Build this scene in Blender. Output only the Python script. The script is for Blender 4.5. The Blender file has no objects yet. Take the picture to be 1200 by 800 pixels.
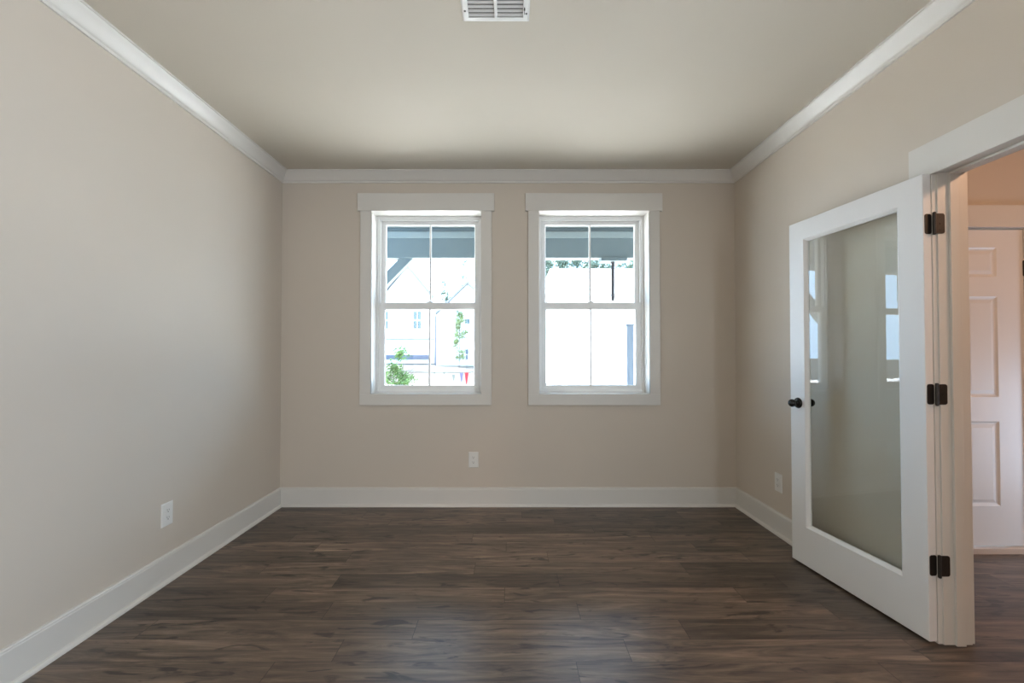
import bpy, bmesh, math, random
from mathutils import Matrix, Vector

S = bpy.context.scene
COL = S.collection
PI = math.pi

# ------------------------------------------------------------------ camera
F_PX = 510.0
cam_d = bpy.data.cameras.new('camera')
cam = bpy.data.objects.new('camera', cam_d)
COL.objects.link(cam)
cam.location = (0, 0, 1.25)
cam.rotation_euler = (PI / 2 + math.atan(8 / F_PX), 0, 0)
cam_d.sensor_fit = 'HORIZONTAL'
cam_d.sensor_width = 36
cam_d.lens = 36 * F_PX / 1200
cam_d.shift_x = 3 / 1200
cam_d.shift_y = 6 / 1200
cam_d.clip_start = 0.05
cam_d.clip_end = 300
S.camera = cam

# ------------------------------------------------------------------ colour management
S.view_settings.view_transform = 'Standard'
S.view_settings.look = 'None'
S.view_settings.exposure = 0.26
S.view_settings.gamma = 1.0
S.view_settings.use_curve_mapping = False

# ------------------------------------------------------------------ sky, sun, large lights
SKY_COLOR, SKY_STRENGTH = (0.46, 0.71, 1.0, 1), 11.0
SUN_DIR, SUN_STRENGTH, SUN_COLOR = (0.22, -0.42, -0.88), 48.0, (1.0, 0.975, 0.93)
REAR_POWER, REAR_COLOR = 21.0, (1.0, 0.90, 0.78)
HALL_POWER, HALL_COLOR = 38.0, (1.0, 0.59, 0.37)
HALL_FILL_POWER, HALL_FILL_COLOR = 13.0, (0.62, 0.78, 1.0)
SIDE_POWER, SIDE_COLOR = 112.0, (0.78, 0.89, 1.0)

w = bpy.data.worlds.new('world')
S.world = w
w.use_nodes = True
bgn = w.node_tree.nodes['Background']
bgn.inputs[0].default_value = SKY_COLOR
bgn.inputs[1].default_value = SKY_STRENGTH


def light(name, kind, loc, direction, power, color, **kw):
    d = bpy.data.lights.new(name, kind)
    d.energy = power
    d.color = color
    for k, v in kw.items():
        setattr(d, k, v)
    o = bpy.data.objects.new(name, d)
    COL.objects.link(o)
    o.location = loc
    o.rotation_euler = Vector(direction).to_track_quat('-Z', 'Y').to_euler()
    return o


light('sun', 'SUN', (0, -5, 20), SUN_DIR, SUN_STRENGTH, SUN_COLOR, angle=math.radians(0.6))
light('added_rear_fill', 'AREA', (-1.45, -1.6, 1.25), (0.8, 0.62, -0.05), REAR_POWER, REAR_COLOR,
      shape='RECTANGLE', size=1.6, size_y=1.6)  # added fill behind the camera for the right wall and door, no window modelled
light('foyer_ceiling_lamp', 'POINT', (2.95, 0.80, 2.62), (0, 0, -1), HALL_POWER, HALL_COLOR, shadow_soft_size=0.06)
light('added_foyer_fill', 'AREA', (4.4, 1.98, 0.62), (-1, 0.75, -0.1), HALL_FILL_POWER, HALL_FILL_COLOR,
      shape='RECTANGLE', size=0.5, size_y=1.0)  # added cool fill low in the foyer, brightens the foot of the panel door
light('added_side_fill', 'AREA', (1.80, -1.0, 1.60), (-1, 0.12, 0.05), SIDE_POWER, SIDE_COLOR,
      shape='RECTANGLE', size=1.4, size_y=1.6)  # added cool fill out of view, brightens the left wall, no window there


# ------------------------------------------------------------------ materials
def srgb(r, g, b):
    def c(v):
        v /= 255
        return v / 12.92 if v <= 0.04045 else ((v + 0.055) / 1.055) ** 2.4
    return (c(r), c(g), c(b), 1)


class N:
    """small node helper"""
    def __init__(s, name):
        s.m = bpy.data.materials.new(name)
        s.m.use_nodes = True
        s.t = s.m.node_tree
        s.b = s.t.nodes['Principled BSDF']

    def n(s, typ, **kw):
        x = s.t.nodes.new(typ)
        for k, v in kw.items():
            setattr(x, k, v)
        return x

    def l(s, a, b):
        s.t.links.new(a, b)

    def math(s, op, a, b=None):
        x = s.n('ShaderNodeMath', operation=op)
        for i, v in enumerate((a, b)):
            if v is None:
                continue
            if isinstance(v, (int, float)):
                x.inputs[i].default_value = v
            else:
                s.l(v, x.inputs[i])
        return x.outputs[0]

    def mix(s, f, a, b, mode='MIX'):
        x = s.n('ShaderNodeMix', data_type='RGBA', blend_type=mode)
        for i, v in ((0, f), (6, a), (7, b)):
            if isinstance(v, (int, float, tuple)):
                x.inputs[i].default_value = v
            else:
                s.l(v, x.inputs[i])
        return x.outputs[2]


def paint(name, col, rough=0.5, scale=180, bump=0.05, vary=0.04, spec=0.5, metal=0.0, coat=0.0):
    k = N(name)
    tc = k.n('ShaderNodeTexCoord')
    nz = k.n('ShaderNodeTexNoise')
    nz.inputs['Scale'].default_value = scale
    nz.inputs['Detail'].default_value = 3
    k.l(tc.outputs['Object'], nz.inputs['Vector'])
    n2 = k.n('ShaderNodeTexNoise')
    n2.inputs['Scale'].default_value = 3.0
    n2.inputs['Detail'].default_value = 2
    k.l(tc.outputs['Object'], n2.inputs['Vector'])
    dark = tuple(c * (1 - vary) for c in col[:3]) + (1,)
    lite = tuple(min(1, c * (1 + vary)) for c in col[:3]) + (1,)
    k.l(k.mix(n2.outputs['Fac'], dark, lite), k.b.inputs['Base Color'])
    k.b.inputs['Roughness'].default_value = rough
    k.b.inputs['Specular IOR Level'].default_value = spec
    k.b.inputs['Metallic'].default_value = metal
    k.b.inputs['Coat Weight'].default_value = coat
    if bump:
        bp = k.n('ShaderNodeBump')
        bp.inputs['Strength'].default_value = bump
        bp.inputs['Distance'].default_value = 0.002
        k.l(nz.outputs['Fac'], bp.inputs['Height'])
        k.l(bp.outputs['Normal'], k.b.inputs['Normal'])
    return k.m


def glass(name, ior=1.45, tint=(1, 1, 1, 1)):
    k = N(name)
    tr = k.n('ShaderNodeBsdfTransparent')
    tr.inputs[0].default_value = tint
    gl = k.n('ShaderNodeBsdfGlossy')
    gl.inputs['Roughness'].default_value = 0.0
    fr = k.n('ShaderNodeFresnel')
    fr.inputs['IOR'].default_value = ior
    mx = k.n('ShaderNodeMixShader')
    geo = k.n('ShaderNodeNewGeometry')     # one reflecting surface per thin pane
    k.l(k.math('MULTIPLY', fr.outputs[0], k.math('SUBTRACT', 1.0, geo.outputs['Backfacing'])), mx.inputs[0])
    k.l(tr.outputs[0], mx.inputs[1])
    k.l(gl.outputs[0], mx.inputs[2])
    k.l(mx.outputs[0], k.t.nodes['Material Output'].inputs['Surface'])
    return k.m


def plank_floor():
    k = N('dark_oak_planks')
    RW, PL = 0.14, 1.22
    geo = k.n('ShaderNodeNewGeometry')
    sp = k.n('ShaderNodeSeparateXYZ')
    k.l(geo.outputs['Position'], sp.inputs[0])
    yv = k.math('DIVIDE', k.math('ADD', sp.outputs['Y'], 0.035), RW)
    row = k.math('FLOOR', yv)
    wn = k.n('ShaderNodeTexWhiteNoise', noise_dimensions='1D')
    k.l(row, wn.inputs['W'])
    xs = k.math('ADD', k.math('DIVIDE', sp.outputs['X'], PL), k.math('MULTIPLY', wn.outputs['Value'], 7.0))
    colm = k.math('FLOOR', xs)
    cb = k.n('ShaderNodeCombineXYZ')
    k.l(row, cb.inputs[0])
    k.l(colm, cb.inputs[1])
    wp = k.n('ShaderNodeTexWhiteNoise', noise_dimensions='3D')
    k.l(cb.outputs[0], wp.inputs['Vector'])
    rnd = wp.outputs['Value']
    # grain coordinates, shifted for every plank
    g = k.n('ShaderNodeCombineXYZ')
    k.l(k.math('ADD', k.math('MULTIPLY', sp.outputs['X'], 1.0), k.math('MULTIPLY', rnd, 37.0)), g.inputs[0])
    k.l(k.math('ADD', k.math('MULTIPLY', sp.outputs['Y'], 11.0), k.math('MULTIPLY', rnd, 91.0)), g.inputs[1])
    k.l(k.math('MULTIPLY', rnd, 13.0), g.inputs[2])
    n1 = k.n('ShaderNodeTexNoise')
    n1.inputs['Scale'].default_value = 1.7
    n1.inputs['Detail'].default_value = 7
    n1.inputs['Roughness'].default_value = 0.68
    n1.inputs['Distortion'].default_value = 1.3
    k.l(g.outputs[0], n1.inputs['Vector'])
    # fine fibres
    g2 = k.n('ShaderNodeVectorMath', operation='MULTIPLY')
    g2.inputs[1].default_value = (3.0, 9.0, 1)
    k.l(g.outputs[0], g2.inputs[0])
    n2 = k.n('ShaderNodeTexNoise')
    n2.inputs['Scale'].default_value = 3.0
    n2.inputs['Detail'].default_value = 4
    k.l(g2.outputs[0], n2.inputs['Vector'])
    # knots and dark smudges
    g3 = k.n('ShaderNodeVectorMath', operation='MULTIPLY')
    g3.inputs[1].default_value = (2.2, 0.75, 1)
    k.l(g.outputs[0], g3.inputs[0])
    n3 = k.n('ShaderNodeTexNoise')
    n3.inputs['Scale'].default_value = 2.3
    n3.inputs['Detail'].default_value = 5
    n3.inputs['Distortion'].default_value = 1.2
    k.l(g3.outputs[0], n3.inputs['Vector'])
    kr = k.n('ShaderNodeValToRGB')
    kr.color_ramp.elements[0].position = 0.585
    kr.color_ramp.elements[1].position = 0.68
    kr.color_ramp.elements[0].color = (0, 0, 0, 1)
    kr.color_ramp.elements[1].color = (1, 1, 1, 1)
    k.l(n3.outputs['Fac'], kr.inputs[0])
    cr = k.n('ShaderNodeValToRGB')
    e = cr.color_ramp.elements
    e[0].position, e[0].color = 0.30, srgb(48, 39, 33)
    e[1].position, e[1].color = 0.74, srgb(152, 130, 110)
    m = e.new(0.50)
    m.color = srgb(102, 86, 73)
    k.l(n1.outputs['Fac'], cr.inputs[0])
    val = k.math('ADD', 0.62, k.math('MULTIPLY', rnd, 0.76))
    vv = k.n('ShaderNodeCombineColor')
    for i in range(3):
        k.l(val, vv.inputs[i])
    c = k.mix(1.0, cr.outputs[0], vv.outputs[0], 'MULTIPLY')
    c = k.mix(k.math('MULTIPLY', n2.outputs['Fac'], 0.45), c, srgb(62, 52, 45))
    c = k.mix(k.math('MULTIPLY', kr.outputs[0], 0.78), c, srgb(36, 30, 26))
    # seams
    fy = k.math('FRACT', yv)
    fx = k.math('FRACT', xs)
    sy = k.math('MINIMUM', fy, k.math('SUBTRACT', 1.0, fy))
    sx = k.math('MINIMUM', fx, k.math('SUBTRACT', 1.0, fx))
    seam = k.math('MAXIMUM', k.math('LESS_THAN', sy, 0.010), k.math('LESS_THAN', sx, 0.0012))
    c = k.mix(k.math('MULTIPLY', seam, 0.75), c, srgb(28, 23, 20))
    k.l(c, k.b.inputs['Base Color'])
    rr = k.math('ADD', 0.27, k.math('MULTIPLY', n2.outputs['Fac'], 0.18))
    k.l(rr, k.b.inputs['Roughness'])
    k.b.inputs['Specular IOR Level'].default_value = 0.5
    bp = k.n('ShaderNodeBump')
    bp.inputs['Strength'].default_value = 0.12
    bp.inputs['Distance'].default_value = 0.002
    k.l(k.math('SUBTRACT', n2.outputs['Fac'], seam), bp.inputs['Height'])
    k.l(bp.outputs['Normal'], k.b.inputs['Normal'])
    return k.m


def ground_mat():
    k = N('drive_and_street_ground')
    geo = k.n('ShaderNodeNewGeometry')
    nz = k.n('ShaderNodeTexNoise')
    nz.inputs['Scale'].default_value = 1.2
    nz.inputs['Detail'].default_value = 6
    k.l(geo.outputs['Position'], nz.inputs['Vector'])
    near = k.mix(nz.outputs['Fac'], (0.62, 0.60, 0.56, 1), (0.74, 0.72, 0.68, 1))
    far = k.mix(nz.outputs['Fac'], (0.040, 0.040, 0.038, 1), (0.060, 0.059, 0.055, 1))
    sp = k.n('ShaderNodeSeparateXYZ')
    k.l(geo.outputs['Position'], sp.inputs[0])
    edge = k.math('GREATER_THAN', sp.outputs['Y'], 16.5)
    kerb = k.math('MULTIPLY', k.math('GREATER_THAN', sp.outputs['Y'], 21.6), k.math('LESS_THAN', sp.outputs['Y'], 22.0))
    c = k.mix(edge, near, far)
    c = k.mix(kerb, c, (0.020, 0.019, 0.018, 1))
    k.l(c, k.b.inputs['Base Color'])
    k.b.inputs['Specular IOR Level'].default_value = 0.0
    k.b.inputs['Roughness'].default_value = 0.9
    return k.m


def siding(name, col):
    k = N(name)
    geo = k.n('ShaderNodeNewGeometry')
    sp = k.n('ShaderNodeSeparateXYZ')
    k.l(geo.outputs['Position'], sp.inputs[0])
    fr = k.math('FRACT', k.math('DIVIDE', sp.outputs['Z'], 0.18))
    line = k.math('LESS_THAN', fr, 0.08)
    dark = tuple(c * 0.8 for c in col[:3]) + (1,)
    k.l(k.mix(line, col, dark), k.b.inputs['Base Color'])
    k.b.inputs['Roughness'].default_value = 0.7
    return k.m


M = dict(
    wall=paint('greige_wall_paint', (0.585, 0.52, 0.445, 1), 0.55, 220, 0.06, 0.015, 0.35),
    ceiling=paint('ceiling_paint', (0.60, 0.55, 0.47, 1), 0.8, 160, 0.08, 0.015, 0.2),
    trim=paint('white_trim_paint', (0.655, 0.63, 0.59, 1), 0.35, 60, 0.01, 0.01, 0.5),
    door=paint('white_door_paint', (0.735, 0.725, 0.71, 1), 0.38, 60, 0.01, 0.01, 0.5),
    vinyl=paint('white_window_vinyl', (0.78, 0.78, 0.77, 1), 0.3, 60, 0.0, 0.01, 0.5),
    plastic=paint('white_outlet_plastic', (0.74, 0.73, 0.70, 1), 0.3, 60, 0.0, 0.0, 0.5),
    slot=paint('dark_slot', (0.06, 0.055, 0.05, 1), 0.6, 60, 0.0, 0.0, 0.3),
    bronze=paint('oil_rubbed_bronze', (0.030, 0.024, 0.020, 1), 0.38, 300, 0.03, 0.1, 0.5, 0.3),
    black=paint('black_knob_metal', (0.012, 0.012, 0.013, 1), 0.25, 300, 0.0, 0.1, 0.6, 0.4),
    vent=paint('white_vent_enamel', (0.76, 0.76, 0.74, 1), 0.35, 60, 0.0, 0.01, 0.5),
    duct=paint('grey_duct_metal', (0.12, 0.12, 0.115, 1), 0.6, 60, 0.0, 0.05, 0.3),
    floor=plank_floor(),
    ground=ground_mat(),
    concrete=paint('porch_concrete', (0.20, 0.20, 0.19, 1), 0.85, 30, 0.1, 0.06, 0.2),
    porch=paint('porch_trim_paint', (0.098, 0.119, 0.120, 1), 0.6, 40, 0.02, 0.03, 0.15),
    porch_ceil=paint('porch_ceiling_board', (0.155, 0.17, 0.16, 1), 0.6, 40, 0.02, 0.03, 0.15),
    porch_strip=paint('porch_pale_trim', (0.17, 0.195, 0.19, 1), 0.6, 40, 0.02, 0.03, 0.15),
    newel=paint('pale_blue_post_paint', (0.17, 0.205, 0.25, 1), 0.6, 40, 0.02, 0.03, 0.1),
    rod=paint('grey_painted_metal', (0.03, 0.028, 0.03, 1), 0.5, 40, 0.0, 0.03, 0.1),
    siding=siding('white_lap_siding', (0.50, 0.49, 0.475, 1)),
    batten=paint('white_board_siding', (0.50, 0.49, 0.48, 1), 0.7, 20, 0.0, 0.02, 0.1),
    shingle=paint('grey_roof_shingle', (0.19, 0.185, 0.18, 1), 0.9, 40, 0.2, 0.15, 0),
    fascia=paint('grey_green_fascia', (0.20, 0.22, 0.20, 1), 0.7, 40, 0.0, 0.05, 0),
    pane=paint('dark_house_window_glass', (0.085, 0.11, 0.11, 1), 0.1, 40, 0.0, 0.1, 0.2),
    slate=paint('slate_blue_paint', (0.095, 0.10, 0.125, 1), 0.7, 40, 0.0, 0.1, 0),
    bark=paint('grey_brown_bark', (0.03, 0.025, 0.02, 1), 0.9, 40, 0.2, 0.2, 0),
    leaf=paint('green_leaf', (0.065, 0.11, 0.04, 1), 0.6, 8, 0.0, 0.35, 0),
    leaf2=paint('yellow_green_leaf', (0.13, 0.17, 0.065, 1), 0.6, 8, 0.0, 0.35, 0),
    leaf3=paint('dark_green_leaf', (0.12, 0.145, 0.105, 1), 0.7, 8, 0.0, 0.35, 0),
    red=paint('red_pennant_cloth', (0.20, 0.02, 0.025, 1), 0.8, 40, 0.0, 0.05, 0),
    navy=paint('navy_pennant_cloth', (0.05, 0.05, 0.11, 1), 0.8, 40, 0.0, 0.05, 0),
    grey=paint('grey_pennant_cloth', (0.07, 0.08, 0.075, 1), 0.8, 40, 0.0, 0.05, 0),
    pale=paint('pale_pennant_cloth', (0.18, 0.22, 0.20, 1), 0.8, 40, 0.0, 0.05, 0),
    sill=paint('threshold_wood', (0.55, 0.44, 0.35, 1), 0.5, 40, 0.0, 0.05, 0.3),
    glass=glass('clear_window_glass', 1.45),
    dglass=glass('clear_door_glass', 1.62, (0.93, 0.945, 0.93, 1)),
)


# ------------------------------------------------------------------ mesh helpers
def box(bm, x0, x1, y0, y1, z0, z1, bev=0.0):
    r = bmesh.ops.create_cube(bm, size=1.0)
    vs = r['verts']
    for v in vs:
        v.co = Vector((x0 + (v.co.x + .5) * (x1 - x0), y0 + (v.co.y + .5) * (y1 - y0), z0 + (v.co.z + .5) * (z1 - z0)))
    if bev:
        es = list({e for v in vs for e in v.link_edges})
        bmesh.ops.bevel(bm, geom=es, offset=bev, segments=2, affect='EDGES', profile=0.5)


def mesh_obj(name, bm, mat, parent=None, smooth=False, loc=None):
    bmesh.ops.recalc_face_normals(bm, faces=bm.faces[:])
    me = bpy.data.meshes.new(name)
    bm.to_mesh(me)
    bm.free()
    me.materials.append(M[mat])
    if smooth:
        for p in me.polygons:
            p.use_smooth = True
    o = bpy.data.objects.new(name, me)
    COL.objects.link(o)
    if parent:
        o.parent = parent
    if loc:
        o.location = loc
    return o


def tag(o, label=None, cat=None, group=None, kind=None):
    for k, v in (('label', label), ('category', cat), ('group', group), ('kind', kind)):
        if v:
            o[k] = v
    return o


def empty(name, loc=(0, 0, 0), rz=0.0, **kw):
    o = bpy.data.objects.new(name, None)
    COL.objects.link(o)
    o.location = loc
    o.rotation_euler = (0, 0, rz)
    o.empty_display_size = 0.1
    return tag(o, **kw)


def loft(bm, rects, cap0=False, cap1=False, close=False):
    """rects: (x0, x1, z0, z1, y) loops joined one after another"""
    loops = []
    for x0, x1, z0, z1, y in rects:
        loops.append([bm.verts.new(p) for p in ((x0, y, z0), (x1, y, z0), (x1, y, z1), (x0, y, z1))])
    n = len(loops)
    for i in range(n if close else n - 1):
        a, b = loops[i], loops[(i + 1) % n]
        for j in range(4):
            k = (j + 1) % 4
            bm.faces.new((a[j], a[k], b[k], b[j]))
    if cap0:
        bm.faces.new(loops[0])
    if cap1:
        bm.faces.new(loops[-1])


def lathe(bm, prof, axis='Z', origin=(0, 0, 0), seg=28):
    """prof: (radius, height) list, revolved about an axis"""
    rings = []
    o = Vector(origin)
    for r, h in prof:
        ring = []
        for i in range(seg):
            a = 2 * PI * i / seg
            c, s = max(r, 1e-5) * math.cos(a), max(r, 1e-5) * math.sin(a)
            p = {'Z': (c, s, h), 'Y': (c, h, s), 'X': (h, c, s)}[axis]
            ring.append(bm.verts.new(o + Vector(p)))
        rings.append(ring)
    for a, b in zip(rings, rings[1:]):
        for i in range(seg):
            j = (i + 1) % seg
            bm.faces.new((a[i], a[j], b[j], b[i]))
    bm.faces.new(rings[0])
    bm.faces.new(rings[-1])


def tube(bm, p, q, r0, r1, seg=8):
    p, q = Vector(p), Vector(q)
    d = (q - p).normalized()
    u = d.orthogonal().normalized()
    v = d.cross(u)
    A, B = [], []
    for i in range(seg):
        a = 2 * PI * i / seg
        off = u * math.cos(a) + v * math.sin(a)
        A.append(bm.verts.new(p + off * r0))
        B.append(bm.verts.new(q + off * r1))
    for i in range(seg):
        j = (i + 1) % seg
        bm.faces.new((A[i], A[j], B[j], B[i]))
    bm.faces.new(A)
    bm.faces.new(B)


def sweep(bm, prof, path):
    """prof: (out, z) section; path: list of (point, out-vector already scaled for the mitre)"""
    loops = []
    for p, out in path:
        loops.append([bm.verts.new((p[0] + out[0] * o, p[1] + out[1] * o, z)) for o, z in prof])
    n = len(prof)
    for a, b in zip(loops, loops[1:]):
        for i in range(n):
            j = (i + 1) % n
            bm.faces.new((a[i], a[j], b[j], b[i]))
    bm.faces.new(loops[0])
    bm.faces.new(loops[-1])


def extrude_poly(bm, pts, y0, y1):
    """an XZ outline given thickness along Y"""
    a = [bm.verts.new((x, y0, z)) for x, z in pts]
    b = [bm.verts.new((x, y1, z)) for x, z in pts]
    n = len(pts)
    for i in range(n):
        j = (i + 1) % n
        bm.faces.new((a[i], a[j], b[j], b[i]))
    bm.faces.new(a)
    bm.faces.new(b)


def rounded_plate(bm, x0, x1, z0, z1, y0, y1, r, seg=5):
    pts = []
    for cx, cz, a0 in ((x1 - r, z1 - r, 0), (x0 + r, z1 - r, PI / 2), (x0 + r, z0 + r, PI), (x1 - r, z0 + r, 1.5 * PI)):
        for i in range(seg + 1):
            a = a0 + PI / 2 * i / seg
            pts.append((cx + r * math.cos(a), cz + r * math.sin(a)))
    extrude_poly(bm, pts, y0, y1)


# ------------------------------------------------------------------ room dimensions
XL, XR, YB, YR = -1.884, 1.866, 3.590, -4.2     # left, right, back, rear
CZ = 2.75
XH = 4.6                                        # foyer right wall
YH = 2.745                                      # foyer far wall
YJ = 1.886                                      # hinge-side jamb face of the double opening
YO = 0.265                                      # near jamb face
ZO = 2.04                                       # opening head
WT = 0.12                                       # partition thickness
WIN = ((-1.140, -0.234), (0.245, 1.154))        # the two window openings
WZ0, WZ1 = 0.917, 2.427


def struct(name, bm, mat, label=None, parent=None):
    return tag(mesh_obj(name, bm, mat, parent), label=label, kind='structure')


bm = bmesh.new()
box(bm, XL - 0.12, XH + 0.12, YR - 0.12, YB + 0.17, -0.12, 0)
struct('floor', bm, 'floor', 'dark brown wood plank floor running across the room')
bm = bmesh.new()
box(bm, XL - 0.12, XH + 0.12, YR - 0.12, YB + 0.17, CZ, CZ + 0.18)
struct('ceiling', bm, 'ceiling', 'plain painted ceiling above the empty room')
bm = bmesh.new()
box(bm, XL - 0.12, XL, YR, YB, 0, CZ)
struct('wall_left', bm, 'wall', 'greige painted wall on the left')

# back wall with the two window openings
bm = bmesh.new()
xs = [XL - 0.12, WIN[0][0] - 0.015, WIN[0][1] + 0.015, WIN[1][0] - 0.015, WIN[1][1] + 0.015, XR + WT]
for i in range(5):
    if i in (1, 3):
        box(bm, xs[i], xs[i + 1], YB, YB + 0.17, 0, WZ0 - 0.015)
        box(bm, xs[i], xs[i + 1], YB, YB + 0.17, WZ1 + 0.015, CZ)
    else:
        box(bm, xs[i], xs[i + 1], YB, YB + 0.17, 0, CZ)
struct('wall_back', bm, 'wall', 'greige painted wall holding the two windows')

# right wall with the wide opening to the foyer
bm = bmesh.new()
box(bm, XR, XR + WT, YJ + 0.02, YB, 0, CZ)
box(bm, XR, XR + WT, YO - 0.02, YJ + 0.02, ZO + 0.02, CZ)
box(bm, XR, XR + WT, YR, YO - 0.02, 0, CZ)
struct('wall_right', bm, 'wall', 'greige painted wall on the right with the doorway')
bm = bmesh.new()
box(bm, XL - 0.12, XH + 0.12, YR - 0.12, YR, 0, CZ)
struct('wall_rear', bm, 'wall', 'greige painted wall behind the viewer')
# foyer far wall with the panel door's opening, foyer right wall
D2X0, D2X1, D2Z0, D2Z1 = 2.495, 3.257, 0.044, 2.034
bm = bmesh.new()
box(bm, XR + WT, D2X0 - 0.02, YH, YH + 0.12, 0, CZ)
box(bm, D2X1 + 0.02, XH, YH, YH + 0.12, 0, CZ)
box(bm, D2X0 - 0.02, D2X1 + 0.02, YH, YH + 0.12, D2Z1 + 0.02, CZ)
struct('wall_foyer', bm, 'wall', 'foyer wall seen through the doorway around the white panel door')
bm = bmesh.new()
box(bm, XH, XH + 0.12, YR, YH + 0.12, 0, CZ)
struct('wall_foyer_right', bm, 'wall', 'foyer side wall out of view to the right')

# ------------------------------------------------------------------ crown moulding
crown = [(0, CZ - 0.088), (0.010, CZ - 0.088), (0.012, CZ - 0.076), (0.020, CZ - 0.070)]
for i in range(1, 9):                        # cove running into a bead
    a = i / 8
    crown.append((0.020 + 0.042 * a, CZ - 0.070 + 0.054 * (a ** 1.25) + 0.006 * math.sin(PI * a)))
crown += [(0.066, CZ - 0.010), (0.072, CZ - 0.009), (0.072, CZ), (0, CZ)]
bm = bmesh.new()
sweep(bm, crown, [((XL, YB), (1, -1)), ((XL, YR), (1, 0))])
struct('trim_1', bm, 'trim', 'white crown moulding along the left wall')
bm = bmesh.new()
sweep(bm, crown, [((XL, YB), (1, -1)), ((XR, YB), (-1, -1))])
struct('trim_2', bm, 'trim', 'white crown moulding above the two windows')
bm = bmesh.new()
sweep(bm, crown, [((XR, YB), (-1, -1)), ((XR, YR), (-1, 0))])
struct('trim_3', bm, 'trim', 'white crown moulding along the right wall')

# ------------------------------------------------------------------ baseboards with shoe moulding
base = [(0, 0), (0.032, 0), (0.032, 0.006), (0.029, 0.013), (0.023, 0.018), (0.015, 0.020), (0.015, 0.138),
        (0.013, 0.142), (0.013, 0.147), (0.009, 0.152), (0, 0.153)]
LEG_Y = YJ + 0.100
bm = bmesh.new()
sweep(bm, base, [((XL, YB), (1, -1)), ((XL, YR), (1, 0))])
struct('baseboard_left', bm, 'trim', 'white baseboard along the left wall')
bm = bmesh.new()
sweep(bm, base, [((XL, YB), (1, -1)), ((XR, YB), (-1, -1))])
struct('baseboard_back', bm, 'trim', 'white baseboard under the two windows')
bm = bmesh.new()
sweep(bm, base, [((XR, YB), (-1, -1)), ((XR, LEG_Y), (-1, 0))])
struct('baseboard_right', bm, 'trim', 'white baseboard on the right wall behind the glass door')


# ------------------------------------------------------------------ windows
def window(name, x0, x1, label):
    W = empty(name, ((x0 + x1) / 2, YB, WZ0), kind='structure', label=label)
    ox, oz = (x0 + x1) / 2, WZ0

    def put(nm, b, mat, parent=W, lab=None):
        for v in b.verts:
            v.co -= Vector((ox, YB, oz))
        if parent is not W:
            pass
        o = mesh_obj(nm, b, mat, parent)
        if lab:
            o['label'] = lab
        return o
    # casing boards standing on the wall
    for args in ((x0 - 0.114, x1 + 0.108, WZ1 - 0.002, WZ1 + 0.144, 0.024),
                 (x0 - 0.091, x0, WZ0, WZ1 - 0.002, 0.018), (x1, x1 + 0.086, WZ0, WZ1 - 0.002, 0.018),
                 (x0 - 0.091, x1 + 0.086, WZ0 - 0.091, WZ0, 0.018)):
        b = bmesh.new()
        a0, a1, b0, b1, t = args
        box(b, a0, a1, YB - t, YB, b0, b1, 0.002)
        put('casing_board', b, 'trim')
    # jamb lining of the deep opening
    b = bmesh.new()
    loft(b, [(x0, x1, WZ0, WZ1, YB - 0.016), (x0, x1, WZ0, WZ1, YB + 0.145),
             (x0 - 0.014, x1 + 0.014, WZ0 - 0.014, WZ1 + 0.014, YB + 0.145),
             (x0 - 0.014, x1 + 0.014, WZ0 - 0.014, WZ1 + 0.014, YB - 0.016)], close=True)
    put('jamb_lining', b, 'trim')
    # vinyl frame
    f = 0.030
    y0 = YB + 0.130
    b = bmesh.new()
    loft(b, [(x0, x1, WZ0, WZ1, y0), (x0 + f * .6, x1 - f * .6, WZ0 + f * .6, WZ1 - f * .6, y0),
             (x0 + f * .6, x1 - f * .6, WZ0 + f * .6, WZ1 - f * .6, y0 + 0.012),
             (x0 + f, x1 - f, WZ0 + f, WZ1 - f, y0 + 0.014), (x0 + f, x1 - f, WZ0 + f, WZ1 - f, y0 + 0.085),
             (x0, x1, WZ0, WZ1, y0 + 0.085)], close=True)
    put('window_frame', b, 'vinyl')
    mz = 1.656

    def sash(nm, xa, xb, za, zb, y, st, top, bot, muntin):
        b = bmesh.new()
        gx0, gx1, gz0, gz1 = xa + st, xb - st, za + bot, zb - top
        loft(b, [(xa, xb, za, zb, y), (gx0 - .006, gx1 + .006, gz0 - .006, gz1 + .006, y), (gx0, gx1, gz0, gz1, y + .008),
                 (gx0, gx1, gz0, gz1, y + .022), (gx0 - .006, gx1 + .006, gz0 - .006, gz1 + .006, y + .030),
                 (xa, xb, za, zb, y + .030)], close=True)
        s = put(nm, b, 'vinyl')
        b = bmesh.new()
        box(b, gx0 - .003, gx1 + .003, y + .013, y + .017, gz0 - .003, gz1 + .003)
        put('pane', b, 'glass', s)
        b = bmesh.new()
        cx = (gx0 + gx1) / 2
        box(b, cx - muntin, cx + muntin, y + .004, y + .0125, gz0 - .002, gz1 + .002, 0.002)
        box(b, cx - muntin, cx + muntin, y + .0175, y + .026, gz0 - .002, gz1 + .002, 0.002)
        put('muntin', b, 'vinyl', s)
        return s
    a, c = x0 + f, x1 - f
    sash('upper_sash', a, c, mz - 0.025, WZ1 - f, y0 + 0.048, 0.040, 0.034, 0.045, 0.008)
    s = sash('lower_sash', a - 0.004, c + 0.004, WZ0 + 0.022, mz + 0.030, y0 + 0.015, 0.046, 0.058, 0.040, 0.007)
    b = bmesh.new()
    cx = (a + c) / 2
    box(b, cx - 0.030, cx + 0.030, y0 + 0.018, y0 + 0.040, mz + 0.030, mz + 0.036, 0.002)
    box(b, cx - 0.012, cx + 0.020, y0 + 0.020, y0 + 0.036, mz + 0.036, mz + 0.044, 0.002)
    put('sash_lock', b, 'vinyl', s)
    return W


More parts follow.
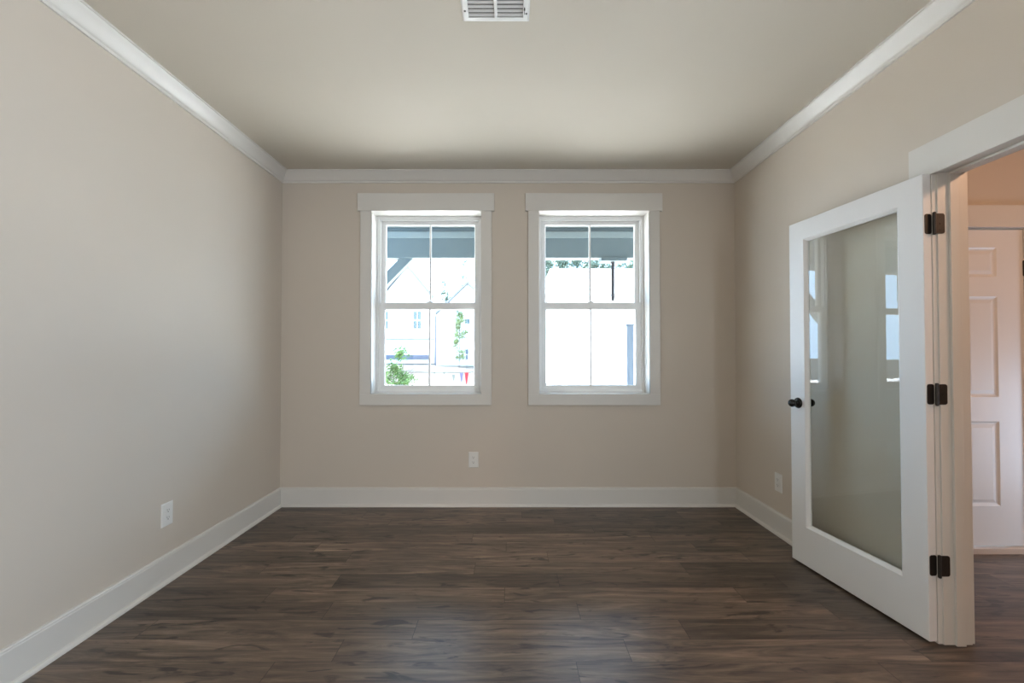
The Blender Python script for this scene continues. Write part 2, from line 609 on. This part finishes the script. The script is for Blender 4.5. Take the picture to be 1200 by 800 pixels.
window('window_1', *WIN[0], 'white double-hung window on the left, looking onto the houses, shrub and pennants')
window('window_2', *WIN[1], 'white double-hung window on the right, nearer the glass door, filled with white glare')


# ------------------------------------------------------------------ doorway trim and jamb
T = empty('trim_4', (XR, YJ, 0), kind='structure', label='white casing and jamb of the wide doorway to the foyer')


def tpart(nm, b, mat='trim'):
    for v in b.verts:
        v.co -= Vector((XR, YJ, 0))
    return mesh_obj(nm, b, mat, T)


b = bmesh.new()
box(b, XR - 0.024, XR, YO - 0.110, YJ + 0.110, ZO - 0.006, ZO + 0.138, 0.002)
tpart('header_board', b)
b = bmesh.new()
box(b, XR - 0.020, XR, YJ + 0.006, YJ + 0.098, 0, ZO - 0.006, 0.002)
tpart('casing_leg', b)
b = bmesh.new()
box(b, XR - 0.020, XR, YO - 0.098, YO - 0.006, 0, ZO - 0.006, 0.002)
tpart('casing_leg', b)
b = bmesh.new()
box(b, XR - 0.001, XR + WT + 0.001, YJ, YJ + 0.020, 0, ZO + 0.020, 0.001)
tpart('jamb', b)
b = bmesh.new()
box(b, XR - 0.001, XR + WT + 0.001, YO - 0.020, YO, 0, ZO + 0.020, 0.001)
tpart('jamb', b)
b = bmesh.new()
box(b, XR - 0.001, XR + WT + 0.001, YO, YJ, ZO, ZO + 0.020, 0.001)
tpart('head_jamb', b)
b = bmesh.new()
box(b, XR + 0.044, XR + 0.084, YJ - 0.011, YJ, 0, ZO, 0.0015)
box(b, XR + 0.044, XR + 0.084, YO, YO + 0.011, 0, ZO, 0.0015)
box(b, XR + 0.044, XR + 0.084, YO + 0.011, YJ - 0.011, ZO - 0.011, ZO, 0.0015)
tpart('door_stop', b)
b = bmesh.new()
box(b, XR + WT, XR + WT + 0.018, YJ + 0.006, YJ + 0.094, 0, ZO + 0.006, 0.002)
box(b, XR + WT, XR + WT + 0.018, YO - 0.094, YO - 0.006, 0, ZO + 0.006, 0.002)
box(b, XR + WT, XR + WT + 0.018, YO - 0.106, YJ + 0.106, ZO + 0.006, ZO + 0.138, 0.002)
tpart('foyer_casing', b)

# ------------------------------------------------------------------ the open glass door
HX, HY = 1.805, 1.890
DW, DT, DZ0, DZ1 = 0.779, 0.040, 0.012, 2.034
ang = math.atan2(0.774, -0.087)
DOOR = empty('door_1', (HX, HY, 0), ang, kind='structure',
             label='white full-glass door swung open against the right wall')
inv = (Matrix.Translation((HX, HY, 0)) @ Matrix.Rotation(ang, 4, 'Z')).inverted()
ST, RT, RB = 0.112, 0.112, 0.225
b = bmesh.new()
g = (ST, DW - ST, DZ0 + RB, DZ1 - RT)


def grow(r, d, y):
    return (r[0] - d, r[1] + d, r[2] - d, r[3] + d, y)


o_ = (0, DW, DZ0, DZ1)
loft(b, [grow(o_, 0, -DT + .002), grow(o_, 0, -.002), grow(o_, -.002, 0), grow(g, .002, 0), grow(g, 0, -.002), grow(g, -.004, -.005),
         grow(g, -.012, -.012), grow(g, -.014, -.0175), grow(g, -.014, -DT + .0175), grow(g, -.012, -DT + .012),
         grow(g, -.004, -DT + .005), grow(g, 0, -DT + .002), grow(g, .002, -DT), grow(o_, -.002, -DT)], close=True)
mesh_obj('door_frame', b, 'door', DOOR)
b = bmesh.new()
q = grow(g, -.010, 0)
box(b, q[0], q[1], -DT / 2 - .0025, -DT / 2 + .0025, q[2], q[3])
mesh_obj('glass_pane', b, 'dglass', DOOR)
ball = [(0.0, .0615)] + [(0.0235 * math.sin(a), .040 + 0.0215 * math.cos(a)) for a in [PI * i / 12 for i in range(1, 10)]]
kn = [(0.0, 0.0), (0.031, 0.0), (0.032, 0.003), (0.029, 0.008), (0.018, 0.011), (0.011, 0.014), (0.010, 0.020)] + ball[::-1]
for sgn, off in ((1, 0.0), (-1, -DT)):
    b = bmesh.new()
    lathe(b, [(r, sgn * h) for r, h in kn], 'Y', (DW - 0.062, off, 0.955))
    k = mesh_obj('door_knob', b, 'black', DOOR, smooth=True)
    k['label'] = 'round black door knob'
for zc in (1.815, 1.073, 0.336):
    b = bmesh.new()
    # leaf let into the door edge (door coordinates: local x = 0 plane)
    pts_y0, pts_y1 = -DT + 0.001, -0.006
    tmp = bmesh.new()
    rounded_plate(tmp, pts_y0, pts_y1 , zc - .044, zc + .044, 0, 0.002, 0.010)
    for v in tmp.verts:
        v.co = Vector((-v.co.y, v.co.x, v.co.z))
    me_ = bpy.data.meshes.new('t')
    tmp.to_mesh(me_)
    tmp.free()
    b.from_mesh(me_)
    bpy.data.meshes.remove(me_)
    # leaf on the jamb and the barrel, given in room coordinates
    tmp = bmesh.new()
    rounded_plate(tmp, 1.849, 1.893, zc - .044, zc + .044, YJ - 0.0025, YJ - 0.0002, 0.010)
    lathe(tmp, [(0.004, zc - .049), (0.0065, zc - .046), (0.0065, zc - 0.016), (0.0058, zc - 0.015), (0.0065, zc - 0.014),
                (0.0065, zc + 0.014), (0.0058, zc + 0.015), (0.0065, zc + 0.016), (0.0065, zc + .046), (0.004, zc + .049)],
          'Z', (1.8445, YJ - 0.006, 0), 14)
    for dz in (-.028, 0, .028):
        lathe(tmp, [(0.0045, YJ - 0.0025), (0.004, YJ - 0.0036), (0.001, YJ - 0.0036)], 'Y', (1.874, 0, zc + dz), 10)
    for v in tmp.verts:
        v.co = inv @ v.co
    me_ = bpy.data.meshes.new('t')
    tmp.to_mesh(me_)
    tmp.free()
    b.from_mesh(me_)
    bpy.data.meshes.remove(me_)
    h_ = mesh_obj('hinge', b, 'bronze', DOOR)
    h_['label'] = 'dark bronze hinge'

# ------------------------------------------------------------------ the six-panel door across the foyer
D2 = empty('door_2', (D2X0, YH, 0), kind='structure', label='white closed panel door across the foyer')


def d2(nm, b, mat='door', parent=D2, lab=None):
    for v in b.verts:
        v.co -= Vector((D2X0, YH, 0))
    o = mesh_obj(nm, b, mat, parent)
    if lab:
        o['label'] = lab
    return o


b = bmesh.new()
yf = YH + 0.006
cols = ((D2X0 + 0.130, D2X0 + 0.343), (D2X1 - 0.381, D2X1 - 0.168))
rows = ((0.290, 0.822), (0.975, 1.610), (1.735, 1.922))
xs = [D2X0, cols[0][0], cols[0][1], cols[1][0], cols[1][1], D2X1]
zs = [D2Z0, rows[0][0], rows[0][1], rows[1][0], rows[1][1], rows[2][0], rows[2][1], D2Z1]
for i in range(5):
    for j in range(7):
        if i in (1, 3) and j in (1, 3, 5):
            r = (xs[i], xs[i + 1], zs[j], zs[j + 1])
            loft(b, [grow(r, 0, yf), grow(r, -.010, yf + .007), grow(r, -.020, yf + .009), grow(r, -.042, yf + .002)], cap1=True)
        else:
            bv = [b.verts.new(p) for p in ((xs[i], yf, zs[j]), (xs[i + 1], yf, zs[j]), (xs[i + 1], yf, zs[j + 1]), (xs[i], yf, zs[j + 1]))]
            b.faces.new(bv)
loft(b, [(D2X0, D2X1, D2Z0, D2Z1, yf), (D2X0, D2X1, D2Z0, D2Z1, yf + 0.04)], cap1=True)
bmesh.ops.remove_doubles(b, verts=b.verts[:], dist=1e-5)
d2('door_slab', b)
b = bmesh.new()
box(b, D2X0 - 0.098, D2X0 - 0.006, YH - 0.018, YH, 0, D2Z1 + 0.018, 0.002)
d2('casing_leg', b, 'trim')
b = bmesh.new()
box(b, D2X1 + 0.006, D2X1 + 0.098, YH - 0.018, YH, 0, D2Z1 + 0.018, 0.002)
d2('casing_leg', b, 'trim')
b = bmesh.new()
box(b, D2X0 - 0.112, D2X1 + 0.112, YH - 0.024, YH, D2Z1 + 0.010, D2Z1 + 0.148, 0.002)
d2('header_board', b, 'trim')
b = bmesh.new()
box(b, D2X0 - 0.02, D2X0 - 0.003, YH, YH + 0.12, 0, D2Z1 + 0.02)
box(b, D2X1 + 0.003, D2X1 + 0.02, YH, YH + 0.12, 0, D2Z1 + 0.02)
box(b, D2X0 - 0.003, D2X1 + 0.003, YH, YH + 0.12, D2Z1 + 0.003, D2Z1 + 0.02)
d2('jamb', b, 'trim')
b = bmesh.new()
box(b, D2X0 - 0.003, D2X1 + 0.003, YH - 0.02, YH + 0.12, 0, 0.036, 0.003)
d2('threshold', b, 'sill', lab='pale tan threshold')
for zc in (1.79, 1.05, 0.312):
    b = bmesh.new()
    lathe(b, [(0.003, zc - .05), (0.0065, zc - .047), (0.0065, zc + .047), (0.003, zc + .05)], 'Z', (D2X1 + 0.002, YH + 0.002, 0), 12)
    box(b, D2X1 - 0.004, D2X1 + 0.006, YH + 0.003, YH + 0.0055, zc - .044, zc + .044)
    d2('hinge', b, 'bronze', lab='dark bronze hinge')
# foyer baseboard beyond the door casing
bm = bmesh.new()
sweep(bm, base, [((D2X1 + 0.098, YH), (0, -1)), ((XH, YH), (-1, -1))])
struct('baseboard_foyer', bm, 'trim', 'white baseboard in the foyer beside the panel door')


# ------------------------------------------------------------------ wall outlets
def outlet(loc, rz, label):
    """built facing -Y, back on the plane y = 0"""
    R = empty('wall_outlet', loc, rz, label=label, cat='outlet')
    b = bmesh.new()
    loft(b, [(-.040, .040, -.063, .063, 0), (-.040, .040, -.063, .063, -.003), (-.036, .036, -.059, .059, -.006)], cap0=True, cap1=True)
    mesh_obj('cover_plate', b, 'plastic', R)
    for s in (1, -1):
        b = bmesh.new()
        rounded_plate(b, -.017, .017, s * .020 - .0135, s * .020 + .0135, -.0085, -.005, .009)
        r = mesh_obj('receptacle', b, 'plastic', R)
        b = bmesh.new()
        box(b, -.0075, -.0055, -.0089, -.008, s * .020 - .001, s * .020 + .008)
        box(b, .0055, .0075, -.0089, -.008, s * .020 - .001, s * .020 + .007)
        lathe(b, [(.0028, -.0089), (.0028, -.008)], 'Y', (0, 0, s * .020 - .007), 10)
        mesh_obj('slots', b, 'slot', r)
    b = bmesh.new()
    lathe(b, [(.0032, -.0055), (.003, -.0068), (.001, -.007)], 'Y', (0, 0, 0), 10)
    mesh_obj('screw', b, 'vent', R)
    return R


outlet((XL, 2.406, 0.368), PI / 2, 'white duplex outlet on the left wall in the bluish daylight')
outlet((-0.295, YB, 0.378), 0, 'white duplex outlet on the back wall below and between the two windows')
outlet((XR, 3.030, 0.356), -PI / 2, 'white duplex outlet on the right wall beside the glass door')

# ------------------------------------------------------------------ ceiling vent
V = empty('ceiling_vent', (-0.060, 1.843, CZ), label='white two-bank air register on the ceiling at the top of the photo', cat='vent')
VX, VY = 0.148, 0.095
b = bmesh.new()
# frame: loops in plan, hanging below the ceiling
def plan_loft(b, loops, **kw):
    loft(b, loops, **kw)
    for v in b.verts:
        v.co = Vector((v.co.x, v.co.z, v.co.y))
ix, iy = VX - 0.028, VY - 0.026
plan_loft(b, [(-VX, VX, -VY, VY, 0), (-VX, VX, -VY, VY, -.004), (-VX + .008, VX - .008, -VY + .008, VY - .008, -.009),
              (-ix, ix, -iy, iy, -.009), (-ix, ix, -iy, iy, 0)], close=True)
mesh_obj('frame', b, 'vent', V)
b = bmesh.new()
box(b, -.007, .007, -iy, iy, -.009, -.001, 0.001)
mesh_obj('divider_bar', b, 'vent', V)
for sgn in (-1, 1):
    b = bmesh.new()
    n_l = 6
    for i in range(n_l):
        yc = -iy + (i + 0.5) * 2 * iy / n_l
        xa, xb = (-ix, -.007) if sgn < 0 else (.007, ix)
        vs = []
        for x in (xa, xb):
            vs.append([b.verts.new((x, yc - .0060, -.0012)), b.verts.new((x, yc + .0030, -.0080)),
                       b.verts.new((x, yc + .0042, -.0072)), b.verts.new((x, yc - .0050, -.0006))])
        for j in range(4):
            k = (j + 1) % 4
            b.faces.new((vs[0][j], vs[0][k], vs[1][k], vs[1][j]))
        b.faces.new(vs[0])
        b.faces.new(vs[1])
    mesh_obj('louver_bank', b, 'vent', V)
b = bmesh.new()
box(b, -ix, ix, -iy, iy, -.0006, -.0001)
mesh_obj('duct_opening', b, 'duct', V)
b = bmesh.new()
box(b, ix + .004, ix + .007, .010, .050, -.0095, -.0085)
box(b, ix + .003, ix + .008, .014, .022, -.017, -.0085, 0.001)
mesh_obj('damper_lever', b, 'slot', V)
for sx in (-1, 1):
    b = bmesh.new()
    lathe(b, [(.005, -.009), (.0045, -.0105), (.001, -.0108)], 'Z', (sx * (VX - .014), 0.030 if sx < 0 else 0.045, 0), 12)
    mesh_obj('screw', b, 'duct', V)

# ------------------------------------------------------------------ outside: ground and porch
bm = bmesh.new()
YE = YB + 0.17
prof = [(YE, -0.34), (7.0, -0.34), (10, -0.22), (24, 0.40), (60, 0.45), (120, 0.6)]
nx = 30
rows_ = []
for y, z in prof:
    rows_.append([bm.verts.new((-60 + 120 * i / nx, y, z)) for i in range(nx + 1)])
for a, c in zip(rows_, rows_[1:]):
    for i in range(nx):
        bm.faces.new((a[i], a[i + 1], c[i + 1], c[i]))
struct('ground', bm, 'ground', 'pale sunlit drive and street outside the windows')
bm = bmesh.new()
box(bm, -4.5, 4.5, YE, 5.95, -0.34, -0.12, 0.01)
struct('porch_floor', bm, 'concrete', 'concrete porch floor outside the windows')
bm = bmesh.new()
box(bm, -4.5, 4.5, YE, 6.1, 2.93, 3.05)
struct('porch_ceiling', bm, 'porch_ceil', 'grey boarded porch ceiling seen at the top of the windows')
bm = bmesh.new()
box(bm, -7, 9, YR - 2, YE, CZ + 0.18, CZ + 0.45)
struct('roof', bm, 'shingle', 'roof over the room')

PB = empty('porch_beam', (0, 5.8, 2.528), label='blue-grey porch beam crossing the tops of both windows outside', cat='beam')
b = bmesh.new()
box(b, -4.4, 4.4, 0, 0.16, 0, 0.40, 0.004)
mesh_obj('beam_board', b, 'porch', PB)
b = bmesh.new()
box(b, -4.4, 4.4, -0.03, 0, 0.262, 0.345, 0.004)
mesh_obj('trim_strip', b, 'porch_strip', PB)['label'] = 'pale trim strip'

PP = empty('porch_post', (-2.36, 5.88, -0.12), label='porch post outside the left window whose diagonal brace meets the beam', cat='post')
b = bmesh.new()
box(b, -.075, .075, -.075, .075, 0, 2.648, 0.005)
mesh_obj('shaft', b, 'porch', PP)
b = bmesh.new()
box(b, -.105, .105, -.105, .105, 0, 0.16, 0.006)
mesh_obj('base_block', b, 'porch', PP)
b = bmesh.new()
extrude_poly(b, [(.06, 1.82), (.06, 1.62), (1.06, 2.648), (.88, 2.648)], -.05, .05)
mesh_obj('knee_brace', b, 'porch', PP)

HR = empty('hanging_rod', (1.395, 5.86, 2.528), label='thin grey rod hanging from a block under the porch beam in the right window', cat='rod')
b = bmesh.new()
box(b, -.172, .172, -.09, .09, -.045, 0, 0.004)
mesh_obj('mounting_block', b, 'porch', HR)
b = bmesh.new()
lathe(b, [(.012, -.570), (.021, -.560), (.022, -.30), (.022, -.06), (.030, -.05), (.030, -.045)], 'Z', (0, 0, 0), 14)
mesh_obj('rod', b, 'rod', HR, smooth=False)

NP = empty('newel_post', (1.615, 5.86, -0.12), label='pale blue porch railing post at the right edge of the right window', cat='post')
b = bmesh.new()
box(b, -.045, .045, -.045, .045, 0, 1.74, 0.004)
mesh_obj('shaft', b, 'newel', NP)
b = bmesh.new()
box(b, -.058, .058, -.058, .058, 1.74, 1.765, 0.004)
lathe(b, [(.064, 1.765), (.004, 1.80)], 'Z', (0, 0, 0), 4)
mesh_obj('cap', b, 'newel', NP)
b = bmesh.new()
box(b, -.058, .058, -.058, .058, 0, .12, 0.004)
mesh_obj('base_block', b, 'newel', NP)

# ------------------------------------------------------------------ outside: houses
def house_window(parent, x0, x1, z0, z1, y):
    b = bmesh.new()
    loft(b, [(x0 - .09, x1 + .09, z0 - .09, z1 + .09, y), (x0 - .09, x1 + .09, z0 - .09, z1 + .09, y - .06),
             (x0, x1, z0, z1, y - .06), (x0, x1, z0, z1, y)], close=True)
    zm, xm = (z0 + z1) / 2, (x0 + x1) / 2
    if z1 - z0 > 0.6:
        box(b, x0, x1, y - .05, y, zm - .07, zm + .07)
        box(b, xm - .03, xm + .03, y - .05, y, z0, z1)
    f = mesh_obj('window', b, 'batten', parent)
    b = bmesh.new()
    box(b, x0, x1, y - .012, y - .002, z0, z1)
    mesh_obj('pane', b, 'pane', f)


H1 = empty('house', (0, 0, 0), label='white two-storey gabled house across the street at the left of the left window', cat='house')
y1 = 36.0
b = bmesh.new()
extrude_poly(b, [(-12.2, 0.2), (-6.25, 0.2), (-6.25, 6.1), (-6.6, 6.1), (-8.5, 8.4), (-10.4, 6.1), (-12.2, 6.1)], y1, y1 + 7)
mesh_obj('wall', b, 'siding', H1)
b = bmesh.new()
extrude_poly(b, [(-8.5, 8.72), (-6.30, 6.02), (-6.30, 5.80), (-8.5, 8.46)], y1 - .35, y1 + 7)
extrude_poly(b, [(-8.5, 8.72), (-10.7, 6.02), (-10.7, 5.80), (-8.5, 8.46)], y1 - .35, y1 + 7)
box(b, -12.4, -10.7, y1 - .4, y1 + 8, 6.1, 6.3)
mesh_obj('roof', b, 'shingle', H1)
b = bmesh.new()
extrude_poly(b, [(-8.5, 8.56), (-6.34, 5.92), (-6.34, 5.82), (-8.5, 8.44)], y1 - .40, y1 - .34)
mesh_obj('rake_board', b, 'fascia', H1)
b = bmesh.new()
box(b, -12.2, -6.22, y1 - .05, y1, 2.38, 2.50)
mesh_obj('belt_board', b, 'shingle', H1)
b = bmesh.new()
box(b, -12.2, -6.62, y1 - .08, y1, 0.78, 1.12)  # shade line at the siding bottom, put in as a dark coloured strip
mesh_obj('shade_band', b, 'slate', H1)['label'] = 'slate blue band painted as a shade line'
house_window(H1, -7.93, -7.33, 3.30, 4.70, y1)
house_window(H1, -10.65, -10.05, 3.30, 4.70, y1)

H2 = empty('house', (0, 0, 0), label='white gabled house behind the young tree at the right of the left window', cat='house')
y2 = 30.0
b = bmesh.new()
extrude_poly(b, [(-5.05, 0.3), (-0.65, 0.3), (-0.65, 3.95), (-2.87, 6.05), (-5.05, 3.95)], y2, y2 + 9)
mesh_obj('wall', b, 'batten', H2)
b = bmesh.new()
extrude_poly(b, [(-2.87, 6.24), (-5.08, 4.08), (-5.08, 3.93), (-2.87, 6.06)], y2 - .25, y2 + 9)
extrude_poly(b, [(-2.87, 6.24), (-0.40, 3.90), (-0.40, 3.72), (-2.87, 6.06)], y2 - .25, y2 + 9)
mesh_obj('roof', b, 'shingle', H2)
b = bmesh.new()
extrude_poly(b, [(-2.80, 6.22), (-0.40, 3.92), (-0.40, 3.70), (-2.80, 5.98)], y2 - .31, y2 - .24)
mesh_obj('rake_board', b, 'fascia', H2)
b = bmesh.new()
box(b, -5.13, -5.06, y2 - .08, y2 - .01, 0.40, 3.85, 0.01)
mesh_obj('downspout', b, 'slate', H2)['label'] = 'slate blue downspout'
house_window(H2, -3.08, -2.74, 3.30, 3.62, y2)
b = bmesh.new()
box(b, -3.02, -2.86, y2 - .10, y2, 1.22, 1.50, 0.02)
box(b, -3.04, -2.84, y2 - .12, y2, 1.50, 1.53, 0.01)
box(b, -3.00, -2.88, y2 - .08, y2, 0.85, 1.15, 0.02)
mesh_obj('wall_lantern', b, 'slate', H2)['label'] = 'dark wall lantern'

H3 = empty('house', (0, 0, 0), label='glaring white hip-roofed house filling the right window below the trees', cat='house')
b = bmesh.new()
box(b, 1.45, 12.0, 14.8, 23.8, -0.2, 3.2)
mesh_obj('wall', b, 'batten', H3)
b = bmesh.new()
e0 = [b.verts.new(p) for p in ((1.10, 14.4, 3.2), (12.4, 14.4, 3.2), (12.4, 24.2, 3.2), (1.10, 24.2, 3.2))]
e1 = [b.verts.new(p) for p in ((1.10, 14.4, 3.36), (12.4, 14.4, 3.36), (12.4, 24.2, 3.36), (1.10, 24.2, 3.36))]
r0, r1 = b.verts.new((1.80, 19.3, 5.02)), b.verts.new((11.6, 19.3, 5.02))
b.faces.new(e0)
for i in range(4):
    j = (i + 1) % 4
    b.faces.new((e0[i], e0[j], e1[j], e1[i]))
b.faces.new((e1[0], e1[1], r1, r0))
b.faces.new((e1[1], e1[2], r1))
b.faces.new((e1[2], e1[3], r0, r1))
b.faces.new((e1[3], e1[0], r0))
mesh_obj('roof', b, 'shingle', H3)
b = bmesh.new()
box(b, 1.10, 12.4, 14.32, 14.40, 3.22, 3.38, 0.01)
mesh_obj('gutter', b, 'batten', H3)


# ------------------------------------------------------------------ outside: plants
def leaf_cloud(b, rng, n, fn, size):
    for _ in range(n):
        p = Vector(fn())
        s = size * rng.uniform(0.6, 1.3)
        d = Vector((rng.gauss(0, 1), rng.gauss(0, 1), rng.gauss(0, 1))).normalized()
        u = d.orthogonal().normalized()
        v = d.cross(u)
        a = [p + u * s, p + v * s * .45 + d * s * .1, p - u * s, p - v * s * .45 + d * s * .1]
        b.faces.new([b.verts.new(q) for q in a])


def plant(name, label, cat, loc, height, rx, crown0, n, size, mat, seed, stems=1, group=None, shape='tree', clumps_n=26):
    rng = random.Random(seed)
    P = empty(name, loc, label=label, cat=cat, group=group)
    b = bmesh.new()
    tips = []
    for s in range(stems):
        a = rng.uniform(0, 2 * PI)
        tip = Vector((math.cos(a) * rx * .55 * (stems > 1), math.sin(a) * rx * .55 * (stems > 1), height * rng.uniform(.82, .95)))
        mid = tip * .5 + Vector((rng.uniform(-.05, .05) * rx, rng.uniform(-.05, .05) * rx, 0))
        r = 0.006 * height if stems == 1 else 0.006 * height
        tube(b, (tip.x * .08, tip.y * .08, -0.1), mid, r, r * .7)
        tube(b, mid, tip, r * .7, r * .2)
        tips.append((mid, tip))
    for k in range(14):
        mid, tip = tips[k % stems]
        t = rng.uniform(0.15, .8)
        base_ = mid.lerp(tip, t) if shape != 'shrub' else (mid * .5).lerp(tip, t)
        a = rng.uniform(0, 2 * PI)
        e = base_ + Vector((math.cos(a) * rx * .8, math.sin(a) * rx * .8, height * rng.uniform(.05, .16)))
        tube(b, base_, e, 0.004 * height, 0.001 * height, 5)
        tips.append((base_, e)) if k < 14 and stems == 1 and k > 20 else None
    mesh_obj('trunk', b, 'bark', P)
    b = bmesh.new()
    clumps = []
    for i in range(clumps_n):
        a, t = rng.uniform(0, 2 * PI), rng.uniform(0, 1)
        prof_ = math.sin(PI * min(1, 0.12 + t * .88)) ** .6
        rr = rx * prof_ * rng.uniform(.2, .95)
        clumps.append((rr * math.cos(a), rr * math.sin(a), crown0 + (height - crown0) * t, rx * rng.uniform(.18, .38)))

    def fn():
        c = rng.choice(clumps)
        return (c[0] + rng.gauss(0, c[3] * .6), c[1] + rng.gauss(0, c[3] * .6), c[2] + rng.gauss(0, c[3] * .6))
    leaf_cloud(b, rng, n, fn, size)
    mesh_obj('foliage', b, mat, P)
    return P


plant('leafy_shrub', 'leafy green shrub close outside the lower left pane of the left window', 'shrub',
      (-2.26, 9.0, -0.27), 1.52, 0.40, 0.45, 2200, 0.034, 'leaf', 3, stems=5, shape='shrub')
plant('young_tree', 'slender young tree with light green leaves in front of the house in the left window', 'tree',
      (-3.12, 27.0, 0.40), 3.9, 0.50, 0.5, 2200, 0.060, 'leaf2', 5, clumps_n=45)
labs = ('sparse tree behind the roofs, upper right pane of the left window',
        'leafy tree rising beyond the house gable at the right edge of the left window')
for i, (x, y, h, r) in enumerate(((-7.0, 46, 8.6, 1.0), (-4.8, 48, 11.4, 1.7))):
    plant('roadside_tree', labs[i], 'tree', (x, y, 0.42), h, r, h * .35, 1500, 0.12, 'leaf3', 20 + i, clumps_n=40)
pos = ('first', 'second', 'third', 'fourth', 'fifth', 'sixth', 'seventh')
for i in range(7):
    plant('distant_tree', 'distant tree above the white roof in the right window, %s from the left' % pos[i], 'tree',
          ((30.5 + (i % 3) * 2.6) * (0.085 + 0.035 * i), 30.5 + (i % 3) * 2.6, 0.42), 7.5 + (i % 3) * .56 + (i * 37 % 5) * .06, 0.95, 4.0, 3600, 0.10, 'leaf3', 40 + i, clumps_n=70,
          group='distant trees above the white roof')

# ------------------------------------------------------------------ outside: pennant string
PS = empty('pennant_string', (0, 10.0, 0), label='string of small triangular pennants low outside the left window', cat='pennants')
b = bmesh.new()
pts = [(-3.10, .90), (-2.45, .86), (-1.90, .82), (-1.55, .815), (-1.25, .80), (-1.12, .80), (-1.0, .815), (-.80, .83), (-.55, .86)]
for p_, q_ in zip(pts, pts[1:]):
    tube(b, (p_[0], 0, p_[1]), (q_[0], 0, q_[1]), .008, .008, 6)
mesh_obj('string', b, 'grey', PS)
for x in (-3.10, -.55):
    b = bmesh.new()
    tube(b, (x, 0, -.4), (x, 0, .92), .015, .015, 8)
    mesh_obj('stake', b, 'bark', PS)
for x, zt, wd, ln, mt, lab in ((-1.28, .755, .075, .125, 'grey', 'grey pennant'), (-1.10, .80, .085, .20, 'navy', 'navy pennant'),
                               (-0.985, .815, .10, .27, 'red', 'red pennant'), (-0.85, .80, .07, .22, 'pale', 'pale pennant'),
                               (-1.50, .815, .07, .035, 'grey', 'grey pennant'), (-1.72, .815, .08, .03, 'grey', 'grey pennant')):
    b = bmesh.new()
    extrude_poly(b, [(x - wd / 2, zt + .01), (x + wd / 2, zt + .01), (x + .008, zt - ln), (x - .008, zt - ln)], -.003, .003)
    mesh_obj('pennant', b, mt, PS)['label'] = lab
